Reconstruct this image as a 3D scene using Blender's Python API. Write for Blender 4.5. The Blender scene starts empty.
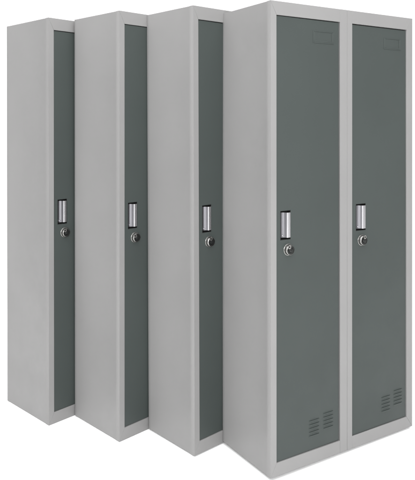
import bpy, bmesh, math, random
from mathutils import Matrix, Vector

S = bpy.context.scene
COL = S.collection
random.seed(4)

# ------------------------------------------------------------------ numbers measured for the row
H = 1.8
W = 0.7746
DEPTH = 0.3366
U = W / 0.7302          # scale for positions read on the front
F_PX, CAM_Z = 623.51564, 1.32886
PITCH, ROLL = math.radians(0.35607), math.radians(-0.38883)
CX, CY = 206.27, 128.05
# x, y, yaw, lean x, lean y, height factor, lift, extra depth
ROW = [
    (-0.70734, 2.75878, 46.2652, .0048, -.0053, .0062, -.0050, .0333),
    (-0.37385, 2.61019, 44.7970, .0011, -.0108, .0052, -.0040, .0026),
    (-0.05573, 2.48670, 41.9623, -.0023, -.0081, .0004, .0005, -.0275),
    (0.23087, 2.30924, 31.6102, .0063, -.0013, -.0118, .0090, -.0065),
]

# ------------------------------------------------------------------ materials
def new_mat(name):
    m = bpy.data.materials.new(name); m.use_nodes = True
    nt = m.node_tree
    return m, nt, nt.nodes['Principled BSDF']

def paint(name, col, rough=0.42, var=0.05, wave=0.0009, spec=0.5):
    m, nt, b = new_mat(name)
    N, L = nt.nodes, nt.links
    tc = N.new('ShaderNodeTexCoord')
    oi = N.new('ShaderNodeObjectInfo')
    add = N.new('ShaderNodeVectorMath'); add.operation = 'ADD'
    mul = N.new('ShaderNodeMath'); mul.operation = 'MULTIPLY'; mul.inputs[1].default_value = 37.0
    L.new(oi.outputs['Random'], mul.inputs[0])
    L.new(tc.outputs['Object'], add.inputs[0]); L.new(mul.outputs[0], add.inputs[1])
    # slow colour drift of the powder coat
    n1 = N.new('ShaderNodeTexNoise'); n1.inputs['Scale'].default_value = 2.2; n1.inputs['Detail'].default_value = 3
    L.new(add.outputs[0], n1.inputs['Vector'])
    r = N.new('ShaderNodeMapRange')
    r.inputs['From Min'].default_value = .3; r.inputs['From Max'].default_value = .7
    r.inputs['To Min'].default_value = 1 - var; r.inputs['To Max'].default_value = 1 + var
    L.new(n1.outputs['Fac'], r.inputs['Value'])
    mx = N.new('ShaderNodeVectorMath'); mx.operation = 'SCALE'
    mx.inputs[0].default_value = col
    L.new(r.outputs[0], mx.inputs['Scale'])
    L.new(mx.outputs[0], b.inputs['Base Color'])
    # roughness: handling smudges
    n2 = N.new('ShaderNodeTexNoise'); n2.inputs['Scale'].default_value = 9; n2.inputs['Detail'].default_value = 6
    n2.inputs['Roughness'].default_value = .65
    L.new(add.outputs[0], n2.inputs['Vector'])
    r2 = N.new('ShaderNodeMapRange')
    r2.inputs['From Min'].default_value = .3; r2.inputs['From Max'].default_value = .7
    r2.inputs['To Min'].default_value = rough - .06; r2.inputs['To Max'].default_value = rough + .07
    L.new(n2.outputs['Fac'], r2.inputs['Value']); L.new(r2.outputs[0], b.inputs['Roughness'])
    # sheet-metal waviness plus orange peel
    n3 = N.new('ShaderNodeTexNoise'); n3.inputs['Scale'].default_value = 2.6; n3.inputs['Detail'].default_value = 1
    L.new(add.outputs[0], n3.inputs['Vector'])
    b1 = N.new('ShaderNodeBump'); b1.inputs['Distance'].default_value = wave; b1.inputs['Strength'].default_value = 1
    L.new(n3.outputs['Fac'], b1.inputs['Height'])
    n4 = N.new('ShaderNodeTexNoise'); n4.inputs['Scale'].default_value = 420; n4.inputs['Detail'].default_value = 2
    L.new(tc.outputs['Object'], n4.inputs['Vector'])
    b2 = N.new('ShaderNodeBump'); b2.inputs['Distance'].default_value = .00012; b2.inputs['Strength'].default_value = .6
    L.new(n4.outputs['Fac'], b2.inputs['Height']); L.new(b1.outputs[0], b2.inputs['Normal'])
    L.new(b2.outputs[0], b.inputs['Normal'])
    b.inputs['Specular IOR Level'].default_value = spec
    return m

GREY_SIDE = paint('light_grey_powder_coat', (.167, .1655, .1645), .50, .045, .0022)
GREY_FRAME = GREY_SIDE
DOOR = paint('grey_green_powder_coat', (.0350, .0420, .0400), .50, .05, .0012, .22)

def metal(name, col, rough, streak=True):
    m, nt, b = new_mat(name)
    N, L = nt.nodes, nt.links
    b.inputs['Metallic'].default_value = 1
    b.inputs['Base Color'].default_value = (*col, 1)
    tc = N.new('ShaderNodeTexCoord')
    mp = N.new('ShaderNodeMapping'); mp.inputs['Scale'].default_value = (900, 900, 30) if streak else (300, 300, 300)
    n = N.new('ShaderNodeTexNoise'); n.inputs['Scale'].default_value = 1; n.inputs['Detail'].default_value = 3
    L.new(tc.outputs['Object'], mp.inputs[0]); L.new(mp.outputs[0], n.inputs['Vector'])
    r = N.new('ShaderNodeMapRange')
    r.inputs['To Min'].default_value = rough - .07; r.inputs['To Max'].default_value = rough + .1
    L.new(n.outputs['Fac'], r.inputs['Value']); L.new(r.outputs[0], b.inputs['Roughness'])
    return m
CHROME = metal('brushed_chrome', (.46, .455, .47), .24)
TROUGH = metal('dimmed_chrome_trough', (.17, .168, .18), .30)  # pull's metal darkened: dim reflections of the hollow put into its colour
CAST = metal('cast_lock_metal', (.30, .295, .285), .26, False)
FACE = metal('dark_lock_face', (.045, .047, .046), .40, False)
m, nt, b = new_mat('black_recess_plastic'); BLACK = m
b.inputs['Base Color'].default_value = (.006, .006, .006, 1); b.inputs['Roughness'].default_value = .7; b.inputs['Specular IOR Level'].default_value = .2
_n = nt.nodes.new('ShaderNodeTexNoise'); _n.inputs['Scale'].default_value = 300
_b = nt.nodes.new('ShaderNodeBump'); _b.inputs['Distance'].default_value = .0002
nt.links.new(_n.outputs['Fac'], _b.inputs['Height']); nt.links.new(_b.outputs[0], b.inputs['Normal'])

m, nt, b = new_mat('white_studio_paper'); PAPER = m
b.inputs['Roughness'].default_value = .85
_n = nt.nodes.new('ShaderNodeTexNoise'); _n.inputs['Scale'].default_value = 5; _n.inputs['Detail'].default_value = 5
_r = nt.nodes.new('ShaderNodeMapRange'); _r.inputs['To Min'].default_value = .90; _r.inputs['To Max'].default_value = .93
_c = nt.nodes.new('ShaderNodeCombineXYZ')
nt.links.new(_n.outputs['Fac'], _r.inputs['Value'])
for i in range(3): nt.links.new(_r.outputs[0], _c.inputs[i])
nt.links.new(_c.outputs[0], b.inputs['Base Color'])

# ------------------------------------------------------------------ mesh helpers; local frame: x across the front, y into the locker, z up
def prism_xz(bm, pts, y0, y1, mi=0):
    """polygon in (x,z), counter-clockwise seen from the front (-y), extruded y0..y1"""
    f = [bm.verts.new((x, y0, z)) for x, z in pts]
    k = [bm.verts.new((x, y1, z)) for x, z in pts]
    fs = [bm.faces.new(f), bm.faces.new(list(reversed(k)))]
    n = len(pts)
    for i in range(n):
        j = (i + 1) % n
        fs.append(bm.faces.new((f[j], f[i], k[i], k[j])))
    for q in fs: q.material_index = mi
    return fs

def box(bm, x0, x1, y0, y1, z0, z1, mi=0):
    return prism_xz(bm, [(x0, z0), (x1, z0), (x1, z1), (x0, z1)], y0, y1, mi)

def bevel_new(bm, faces, w, seg=2, test=None):
    es = {e for f in faces for e in f.edges}
    if test: es = {e for e in es if test(e)}
    bmesh.ops.bevel(bm, geom=list(es), offset=w, segments=seg, profile=.5, affect='EDGES', clamp_overlap=True)

def build(name, bm, mats, parent=None, smooth=True):
    bmesh.ops.recalc_face_normals(bm, faces=bm.faces)
    me = bpy.data.meshes.new(name); bm.to_mesh(me); bm.free()
    for m in (mats if isinstance(mats, (list, tuple)) else [mats]): me.materials.append(m)
    if smooth:
        for p in me.polygons: p.use_smooth = True
        me.set_sharp_from_angle(angle=math.radians(40))
    o = bpy.data.objects.new(name, me); COL.objects.link(o)
    if parent: o.parent = parent
    return o

def lathe(bm, prof, cx, cz, seg=40, mi=0):
    """profile list of (radius, y); axis along y at (cx, cz)"""
    rings = []
    for r, y in prof:
        if r < 1e-6: rings.append([bm.verts.new((cx, y, cz))])
        else: rings.append([bm.verts.new((cx + r*math.cos(2*math.pi*i/seg), y, cz + r*math.sin(2*math.pi*i/seg))) for i in range(seg)])
    for a, b_ in zip(rings, rings[1:]):
        for i in range(seg):
            j = (i + 1) % seg
            if len(a) == 1: f = bm.faces.new((a[0], b_[i], b_[j]))
            elif len(b_) == 1: f = bm.faces.new((a[i], b_[0], a[j]))
            else: f = bm.faces.new((a[i], b_[i], b_[j], a[j]))
            f.material_index = mi

# positions on the front
X_L, X_A1 = 0.0262*U, 0.3285*U         # first door opening
X_B0, X_B1 = 0.3915*U, 0.6965*U        # second door opening
X_MID = 0.5*W
Z0, Z1 = .050, 1.7475
FRONT_T = .022

def make_locker(depth, height, lock_turn, shift, drop):
    root = bpy.data.objects.new('locker', None); COL.objects.link(root)
    root.empty_display_size = .1
    hz = height / H
    top = height
    # ---- shell: sides, top, bottom, back, middle partition
    bm = bmesh.new()
    t = .0012
    y0 = .0035
    # side panels folded with a flange at the front and the back
    def side(x, s):
        # profile in (x,y): outside face stepped in 0.8 mm between the folds; s=+1 for left side (inside is +x)
        r = .0045
        pr = []
        for k in range(5):
            a = math.pi/2*k/4
            pr.append((x + s*(r - r*math.sin(a)), y0 - 0.0 + (r - r*math.cos(a))))
        # goes from (x+r, y0) to (x, y0+r)
        pr += [(x, .026), (x + s*.0009, .0285), (x + s*.0009, depth-.022), (x, depth-.0195)]
        for k in range(5):
            a = math.pi/2*k/4
            pr.append((x + s*(r - r*math.cos(a)), depth - r + r*math.sin(a)))
        inner = [(px + s*.004, min(max(py, y0+.004), depth-.004)) for px, py in reversed(pr)]
        ring = pr + inner
        a_ = [bm.verts.new((px, py, .0)) for px, py in ring]
        b_ = [bm.verts.new((px, py, top-.0012)) for px, py in ring]
        n = len(pr)
        for i in range(2*n):
            j = (i+1) % (2*n)
            bm.faces.new((a_[i], a_[j], b_[j], b_[i]))
        for i in range(n-1):
            k = 2*n-1-i
            bm.faces.new((a_[i], a_[k], a_[k-1], a_[i+1]))
            bm.faces.new((b_[i], b_[i+1], b_[k-1], b_[k]))
    side(0, 1); side(W, -1)
    fs = box(bm, .0048, W-.0048, .004, depth-.001, top-.014, top-.0002); bevel_new(bm, fs, .002, 2)
    box(bm, .006, W-.006, .024, depth-.003, .02, .032)
    box(bm, .0062, W-.0062, depth-.0042, depth-.0015, .001, top-.0145)
    box(bm, X_MID-.001, X_MID+.001, .024, depth-.006, .033, top-.02)
    build('body', bm, GREY_SIDE, root)

    # ---- front frame: mitred outer corners, two units meeting at the middle seam
    bm = bmesh.new()
    z0, z1 = Z0*hz, Z1*hz
    g = .00012
    tol = .0009
    pieces = [
        [(0, 0), (X_L, z0), (X_L, z1), (0, top)],                          # outer left post
        [(X_B1, z0), (W, 0), (W, top), (X_B1, z1)],                          # outer right post
        [(X_A1, 0), (X_MID-.0003, 0), (X_MID-.0003, top), (X_A1, top)],      # middle posts
        [(X_MID+.0003, 0), (X_B0, 0), (X_B0, top), (X_MID+.0003, top)],
        [(0, top), (X_L, z1), (X_A1, z1), (X_A1, top)],                       # top rails
        [(X_B0, top), (X_B0, z1), (X_B1, z1), (W, top)],
        [(0, 0), (X_A1, 0), (X_A1, z0), (X_L, z0)],                           # bottom rails
        [(X_B0, 0), (W, 0), (X_B1, z0), (X_B0, z0)],
    ]
    for i, pg in enumerate(pieces):
        cx = sum(p[0] for p in pg)/4; cz = sum(p[1] for p in pg)/4
        # shrink a hair so the joints read
        q = []
        n = len(pg)
        area = sum(pg[k][0]*pg[(k+1) % n][1]-pg[(k+1) % n][0]*pg[k][1] for k in range(n))
        if area < 0: pg = list(reversed(pg))
        for k in range(n):
            p0, p1, p2 = Vector(pg[k-1]), Vector(pg[k]), Vector(pg[(k+1) % n])
            d0 = (p1-p0).normalized(); d1 = (p2-p1).normalized()
            n0 = Vector((-d0.y, d0.x)); n1 = Vector((-d1.y, d1.x))
            gg = .0003 if i in (0, 4) else g
            bis = (n0+n1); bis = bis/max(bis.dot(n0), .05)
            q.append(p1 + bis*gg)
        dy = 0 if i in (0, 1, 2, 3) else .0002
        fs = prism_xz(bm, [(a.x, a.y) for a in q], dy, FRONT_T)
        # tight bevel at the joints
        bevel_new(bm, fs, .0004, 1)
    # rounded outer vertical arris of the outer posts
    for s in (0, W):
        es = [e for e in bm.edges if all(abs(v.co.x-s) < .0012 and v.co.y < .0018 for v in e.verts) and abs(e.verts[0].co.z-e.verts[1].co.z) > 1]
        if es: bmesh.ops.bevel(bm, geom=es[:1], offset=.0022, segments=3, profile=.5, affect='EDGES')
    # door stops behind the opening (dark rebate)
    for xa, xb in ((X_L, X_A1), (X_B0, X_B1)):
        box(bm, xa-.004, xa+.012, FRONT_T+.0005, FRONT_T+.0015, z0-.004, z1+.004)
        box(bm, xb-.012, xb+.004, FRONT_T+.0005, FRONT_T+.0015, z0-.004, z1+.004)
        box(bm, xa+.0125, xb-.0125, FRONT_T+.0005, FRONT_T+.0015, z1-.012, z1+.004)
        box(bm, xa+.0125, xb-.0125, FRONT_T+.0005, FRONT_T+.0015, z0-.004, z0+.012)
    build('frame', bm, GREY_FRAME, root)

    # ---- doors
    for di, (xa, xb, hx0, hx1, lx, va) in enumerate((
            (X_L, X_A1, .0447*U, .0914*U, .0808*U, .176*U),
            (X_B0, X_B1, .4132*U, .4655*U, .4440*U, .552*U))):
        bm = bmesh.new()
        sx, sz = shift[di]
        dx0, dx1 = xa+.0020+sx, xb-.0043+sx
        dz0, dz1 = z0+.0027+sz, z1-.0033+sz
        DY = .0028                                  # door face sits just behind the frame face
        hz0, hz1 = .8935*hz-drop, 1.0050*hz-drop               # hole for the pull
        # front skin with a rectangular hole, folded edges
        xs = [dx0, hx0, hx1, dx1]; zs = [dz0, hz0, hz1, dz1]
        grid = [[bm.verts.new((x, DY, z)) for z in zs] for x in xs]
        outer_faces = []
        for i in range(3):
            for j in range(3):
                if i == 1 and j == 1: continue
                outer_faces.append(bm.faces.new((grid[i][j], grid[i+1][j], grid[i+1][j+1], grid[i][j+1])))
        r = bmesh.ops.extrude_face_region(bm, geom=outer_faces)
        nv = [v for v in r['geom'] if isinstance(v, bmesh.types.BMVert)]
        for v in nv: v.co.y = DY + .017
        es = [e for e in bm.edges if all(abs(v.co.y-DY) < 1e-6 for v in e.verts) and
              (all(abs(v.co.x-dx0) < 1e-6 for v in e.verts) or all(abs(v.co.x-dx1) < 1e-6 for v in e.verts)
               or all(abs(v.co.z-dz0) < 1e-6 for v in e.verts) or all(abs(v.co.z-dz1) < 1e-6 for v in e.verts))]
        bmesh.ops.bevel(bm, geom=es, offset=.0016, segments=3, profile=.5, affect='EDGES')
        door = build('door', bm, DOOR, root)

        # recess cup: black plastic box let into the door with a thin lip
        bm = bmesh.new()
        cx0, cx1, cz0, cz1 = hx0+.0004, hx1-.0004, hz0+.0004, hz1-.0004
        th = .0014
        # lip frame on the face
        yl = DY+.0004
        box(bm, cx0, cx0+th, yl, DY+.016, cz0, cz1)
        box(bm, cx1-th, cx1, yl, DY+.016, cz0, cz1)
        box(bm, cx0+th+.0001, cx1-th-.0001, yl+.0002, DY+.016, cz1-th, cz1)
        box(bm, cx0+th+.0001, cx1-th-.0001, yl+.0002, DY+.016, cz0, cz0+th)
        box(bm, cx0+.0001, cx1-.0001, DY+.0162, DY+.0176, cz0, cz1)
        build('handle_recess', bm, BLACK, door)

        # the pull: a bent plate bridging the recess; hollow on the left, flat bright lip on the right
        bm = bmesh.new()
        w = hx1-hx0
        zc0, zc1 = cz0+.0075, cz1-.0075
        prof = []
        n = 12
        for k in range(n+1):                        # shallow trough
            f = k/n
            prof.append((hx0+.0006+f*w*.56, DY+.0004 + .0120*math.sin(math.pi*f)**.8 - .0036*f))
        x_e, y_e = prof[-1]
        prof += [(x_e+.0016, y_e-.0022), (x_e+.0045, y_e-.0030), (hx1-.0045, y_e-.0010), (hx1-.0022, y_e+.0008), (hx1-.0013, y_e+.0040)]
        thk = .0013
        fa = [bm.verts.new((x, y, zc0)) for x, y in prof]; fb = [bm.verts.new((x, y, zc1)) for x, y in prof]
        ba = [bm.verts.new((x, y+thk, zc0)) for x, y in prof]; bb = [bm.verts.new((x, y+thk, zc1)) for x, y in prof]
        for i in range(len(prof)-1):
            ff = bm.faces.new((fa[i], fa[i+1], fb[i+1], fb[i])); ff.material_index = 1 if i < n else 0; bm.faces.new((ba[i+1], ba[i], bb[i], bb[i+1]))
            bm.faces.new((fb[i], fb[i+1], bb[i+1], bb[i])); bm.faces.new((fa[i+1], fa[i], ba[i], ba[i+1]))
        bm.faces.new((fa[0], fb[0], bb[0], ba[0])); bm.faces.new((fa[-1], ba[-1], bb[-1], fb[-1]))
        # feet of the pull at the top and the bottom, sunk in the cup
        box(bm, hx0+w*.68, hx0+w*.88, DY+.002, DY+.0155, zc0+.001, zc0+.006)
        box(bm, hx0+w*.68, hx0+w*.88, DY+.002, DY+.0155, zc1-.006, zc1-.001)
        # rivet low on the plate
        lathe(bm, [(.0030, DY+.010), (.0030, DY+.0055), (.0022, DY+.0045), (0, DY+.0040)], hx0+w*.32, zc0+.007, 16)
        build('handle', bm, [CHROME, TROUGH], door)

        # the lock: round barrel, dark turned face, plug with keyhole and a padlock eye
        bm = bmesh.new()
        lz = (.8545 if di == 0 else .8530)*hz - drop
        R = .0215
        lathe(bm, [(R+.0008, DY-.0002), (R+.0008, DY-.0010), (R+.0002, DY-.0016), (R*.96, DY-.0018), (R*.90, DY-.0125), (R*.84, DY-.0142), (R*.80, DY-.0146)], lx, lz, 48, 0)
        lathe(bm, [(R*.80, DY-.0146), (R*.78, DY-.0132), (R*.66, DY-.0130), (R*.64, DY-.0142), (R*.50, DY-.0146)], lx, lz, 48, 2)
        lathe(bm, [(R*.50, DY-.0146), (R*.49, DY-.0120), (R*.40, DY-.0120)], lx, lz, 48, 1)
        lathe(bm, [(R*.40, DY-.0128), (R*.39, DY-.0160), (R*.34, DY-.0166), (0, DY-.0166)], lx, lz, 48, 2)
        kf = box(bm, lx-.0010, lx+.0010, DY-.0169, DY-.0164, lz-.0045, lz+.0045, 1)
        bmesh.ops.rotate(bm, verts=list({v for f_ in kf for v in f_.verts}), cent=(lx, DY, lz), matrix=Matrix.Rotation(math.radians(shift[di][0]*30000), 3, 'Y'))
        build('lock', bm, [CAST, BLACK, FACE], door)
        # turning padlock eye
        bm = bmesh.new()
        a = math.radians(lock_turn[di])
        ca, sa = math.cos(a), math.sin(a)
        # flat tab with round end: ring outline
        outer, inner_ = [], []
        lenT = .0145
        for k in range(24):
            an = 2*math.pi*k/24
            outer.append((lenT + .0075*math.cos(an), .0075*math.sin(an)))
            inner_.append((lenT + .0036*math.cos(an), .0036*math.sin(an)))
        def P(px, pz, y): return bm.verts.new((lx + ca*px - sa*pz, y, lz + sa*px + ca*pz))
        ya, yb = DY-.0172, DY-.0152
        o1 = [P(x, z, ya) for x, z in outer]; o2 = [P(x, z, yb) for x, z in outer]
        i1 = [P(x, z, ya) for x, z in inner_]; i2 = [P(x, z, yb) for x, z in inner_]
        for k in range(24):
            j = (k+1) % 24
            bm.faces.new((o1[k], o1[j], i1[j], i1[k])); bm.faces.new((o2[j], o2[k], i2[k], i2[j]))
            bm.faces.new((o1[j], o1[k], o2[k], o2[j])); bm.faces.new((i1[k], i1[j], i2[j], i2[k]))
        build('padlock_eye', bm, CAST, door)

        # card holder pressed out of the door
        bm = bmesh.new()
        c0, c1 = (.196*U, .300*U) if di == 0 else (.565*U, .664*U)
        q0, q1 = 1.655*hz, 1.703*hz
        for xq0, xq1, zq0, zq1 in ((c0, c0+.0055, q0, q1), (c1-.0055, c1, q0, q1), (c0+.0057, c1-.0057, q0, q0+.0048), (c0+.0057, c1-.0057, q1-.003, q1)):
            fs = box(bm, xq0, xq1, DY-.0014, DY+.0005, zq0, zq1); bevel_new(bm, fs, .0009, 2)
        for xq0, xq1, zq0, zq1 in ((c0+.0056, c0+.0125, q0+.005, q1-.0032), (c1-.0125, c1-.0056, q0+.005, q1-.0032), (c0+.0127, c1-.0127, q0+.005, q0+.0100)):
            fs = box(bm, xq0, xq1, DY-.0012, DY-.0004, zq0, zq1); bevel_new(bm, fs, .0004, 1)
        build('card_holder', bm, DOOR, door)

        # louvres: pressed hoods in two blocks low on the door
        bm = bmesh.new()
        for c in range(2):
            xv = va + c*.069*U
            zb = (.102 + c*.012)*hz
            for k in range(5):
                za = zb + k*.0145
                wv = .052*U
                nseg = 10
                prev = None
                for i in range(nseg+1):
                    f = i/nseg
                    e = min(1, math.sin(math.pi*f)*2.6) if 0 < f < 1 else 0
                    x = xv + f*wv
                    p = [bm.verts.new((x, DY-.0001, za)), bm.verts.new((x, DY-.0001-.0016*e, za+.0028)),
                         bm.verts.new((x, DY-.0001-.0031*e, za+.0062)), bm.verts.new((x, DY-.0001-.0029*e, za+.0070)), bm.verts.new((x, DY+.0003, za+.0068))]
                    if prev:
                        for m_ in range(4): bm.faces.new((prev[m_], prev[m_+1], p[m_+1], p[m_]))
                    prev = p
        build('vent', bm, DOOR, door)
    return root

def place(root, row):
    x, y, yaw, tx, ty, dh, dz, dD = row
    c, s = math.cos(math.radians(yaw)), math.sin(math.radians(yaw))
    h = Vector((tx, ty, 1)).normalized()
    eu = (Vector((1, 0, 0)) - h*h.x).normalized()
    ev = h.cross(eu)
    R = Matrix((eu, ev, h)).transposed()
    Z = Matrix(((c, -s, 0), (s, c, 0), (0, 0, 1)))
    M = (Z @ R).to_4x4(); M.translation = (x, y, dz)
    root.matrix_world = M

LABELS = [
    'farthest grey metal locker, at the far left end of the staggered row',
    'grey metal locker second from the left end of the staggered row',
    'grey metal locker directly behind the front one whose two doors show',
    'frontmost and largest grey metal locker, both grey-green doors in full view',
]
TURNS = [(128, 60), (140, 60), (112, 60), (120, 82)]
SHIFT = [((.0006, -.0004), (-.0004, .0005)), ((-.0003, .0005), (.0006, 0)), ((.0009, 0), (.0003, -.0005)), ((-.0004, .0004), (.0008, -.0006))]
for i, row in enumerate(ROW):
    r = make_locker(DEPTH + row[7], H*(1+row[5]), TURNS[i], SHIFT[i], (.011, .008, .005, .001)[i])
    place(r, row)
    r['label'] = LABELS[i]; r['category'] = 'locker'; r['group'] = 'row of grey metal lockers'

# ------------------------------------------------------------------ white studio sweep
bm = bmesh.new()
prof = [(-9, -.0055), (6.5, -.0055)]
for k in range(1, 13):
    a = math.pi/2*k/12
    prof.append((6.5 + 2*math.sin(a), -.0055 + 2 - 2*math.cos(a)))
prof.append((8.5, 7))
xs = [-14, 14]
rows = [[bm.verts.new((x, y, z)) for x in xs] for y, z in prof]
for a_, b_ in zip(rows, rows[1:]): bm.faces.new((a_[0], a_[1], b_[1], b_[0]))
sweep = build('floor', bm, PAPER)
sweep['kind'] = 'structure'; sweep['label'] = 'seamless white studio floor and backdrop'

# ------------------------------------------------------------------ light
w = bpy.data.worlds.new('World'); S.world = w; w.use_nodes = True
nt = w.node_tree; bg = nt.nodes['Background']
tc = nt.nodes.new('ShaderNodeTexCoord'); sep = nt.nodes.new('ShaderNodeSeparateXYZ')
nt.links.new(tc.outputs['Generated'], sep.inputs[0])
mr = nt.nodes.new('ShaderNodeMapRange')
mr.inputs['From Min'].default_value = -1; mr.inputs['From Max'].default_value = 1
mr.inputs['To Min'].default_value = .92; mr.inputs['To Max'].default_value = .72
nt.links.new(sep.outputs['X'], mr.inputs['Value'])
nt.links.new(mr.outputs[0], bg.inputs['Strength'])
bg.inputs['Color'].default_value = (1, 1, 1, 1)

def area(name, loc, target, sx, sy, power, col=(1, 1, 1)):
    l = bpy.data.lights.new(name, 'AREA'); l.shape = 'RECTANGLE'; l.size = sx; l.size_y = sy; l.energy = power; l.color = col
    o = bpy.data.objects.new(name, l); COL.objects.link(o)
    o.location = loc
    d = Vector(target) - Vector(loc)
    o.rotation_euler = d.to_track_quat('-Z', 'Y').to_euler()
    return o
area('overhead_softbox', (-.3, 1.2, 4.6), (-.2, 2.6, 0), 6, 5, 400)
area('front_softbox', (.15, -1.9, 2.1), (-.2, 2.6, .9), 2.2, 2.2, 218)
area('right_softbox', (4.4, .35, 1.5), (.3, 2.4, .9), .8, 2.4, 16)

# ------------------------------------------------------------------ camera
cam = bpy.data.cameras.new('camera'); co = bpy.data.objects.new('camera', cam); COL.objects.link(co)
cam.sensor_fit = 'HORIZONTAL'; cam.sensor_width = 36
cam.lens = 36*F_PX/415
cam.shift_x = (207.5-CX)/415; cam.shift_y = (CY-240)/415
cp, sp = math.cos(PITCH), math.sin(PITCH); cr, sr = math.cos(ROLL), math.sin(ROLL)
right, fwd, up = Vector((1, 0, 0)), Vector((0, cp, -sp)), Vector((0, sp, cp))
Rv = cr*right + sr*up; Uv = -sr*right + cr*up
M = Matrix((Rv, Uv, -fwd)).transposed().to_4x4(); M.translation = (0, 0, CAM_Z)
co.matrix_world = M
cam.clip_start = .05; cam.clip_end = 200
S.camera = co

S.render.resolution_x = 885; S.render.resolution_y = 1024
S.view_settings.view_transform = 'Standard'; S.view_settings.look = 'None'
S.view_settings.exposure = 0; S.view_settings.gamma = 1
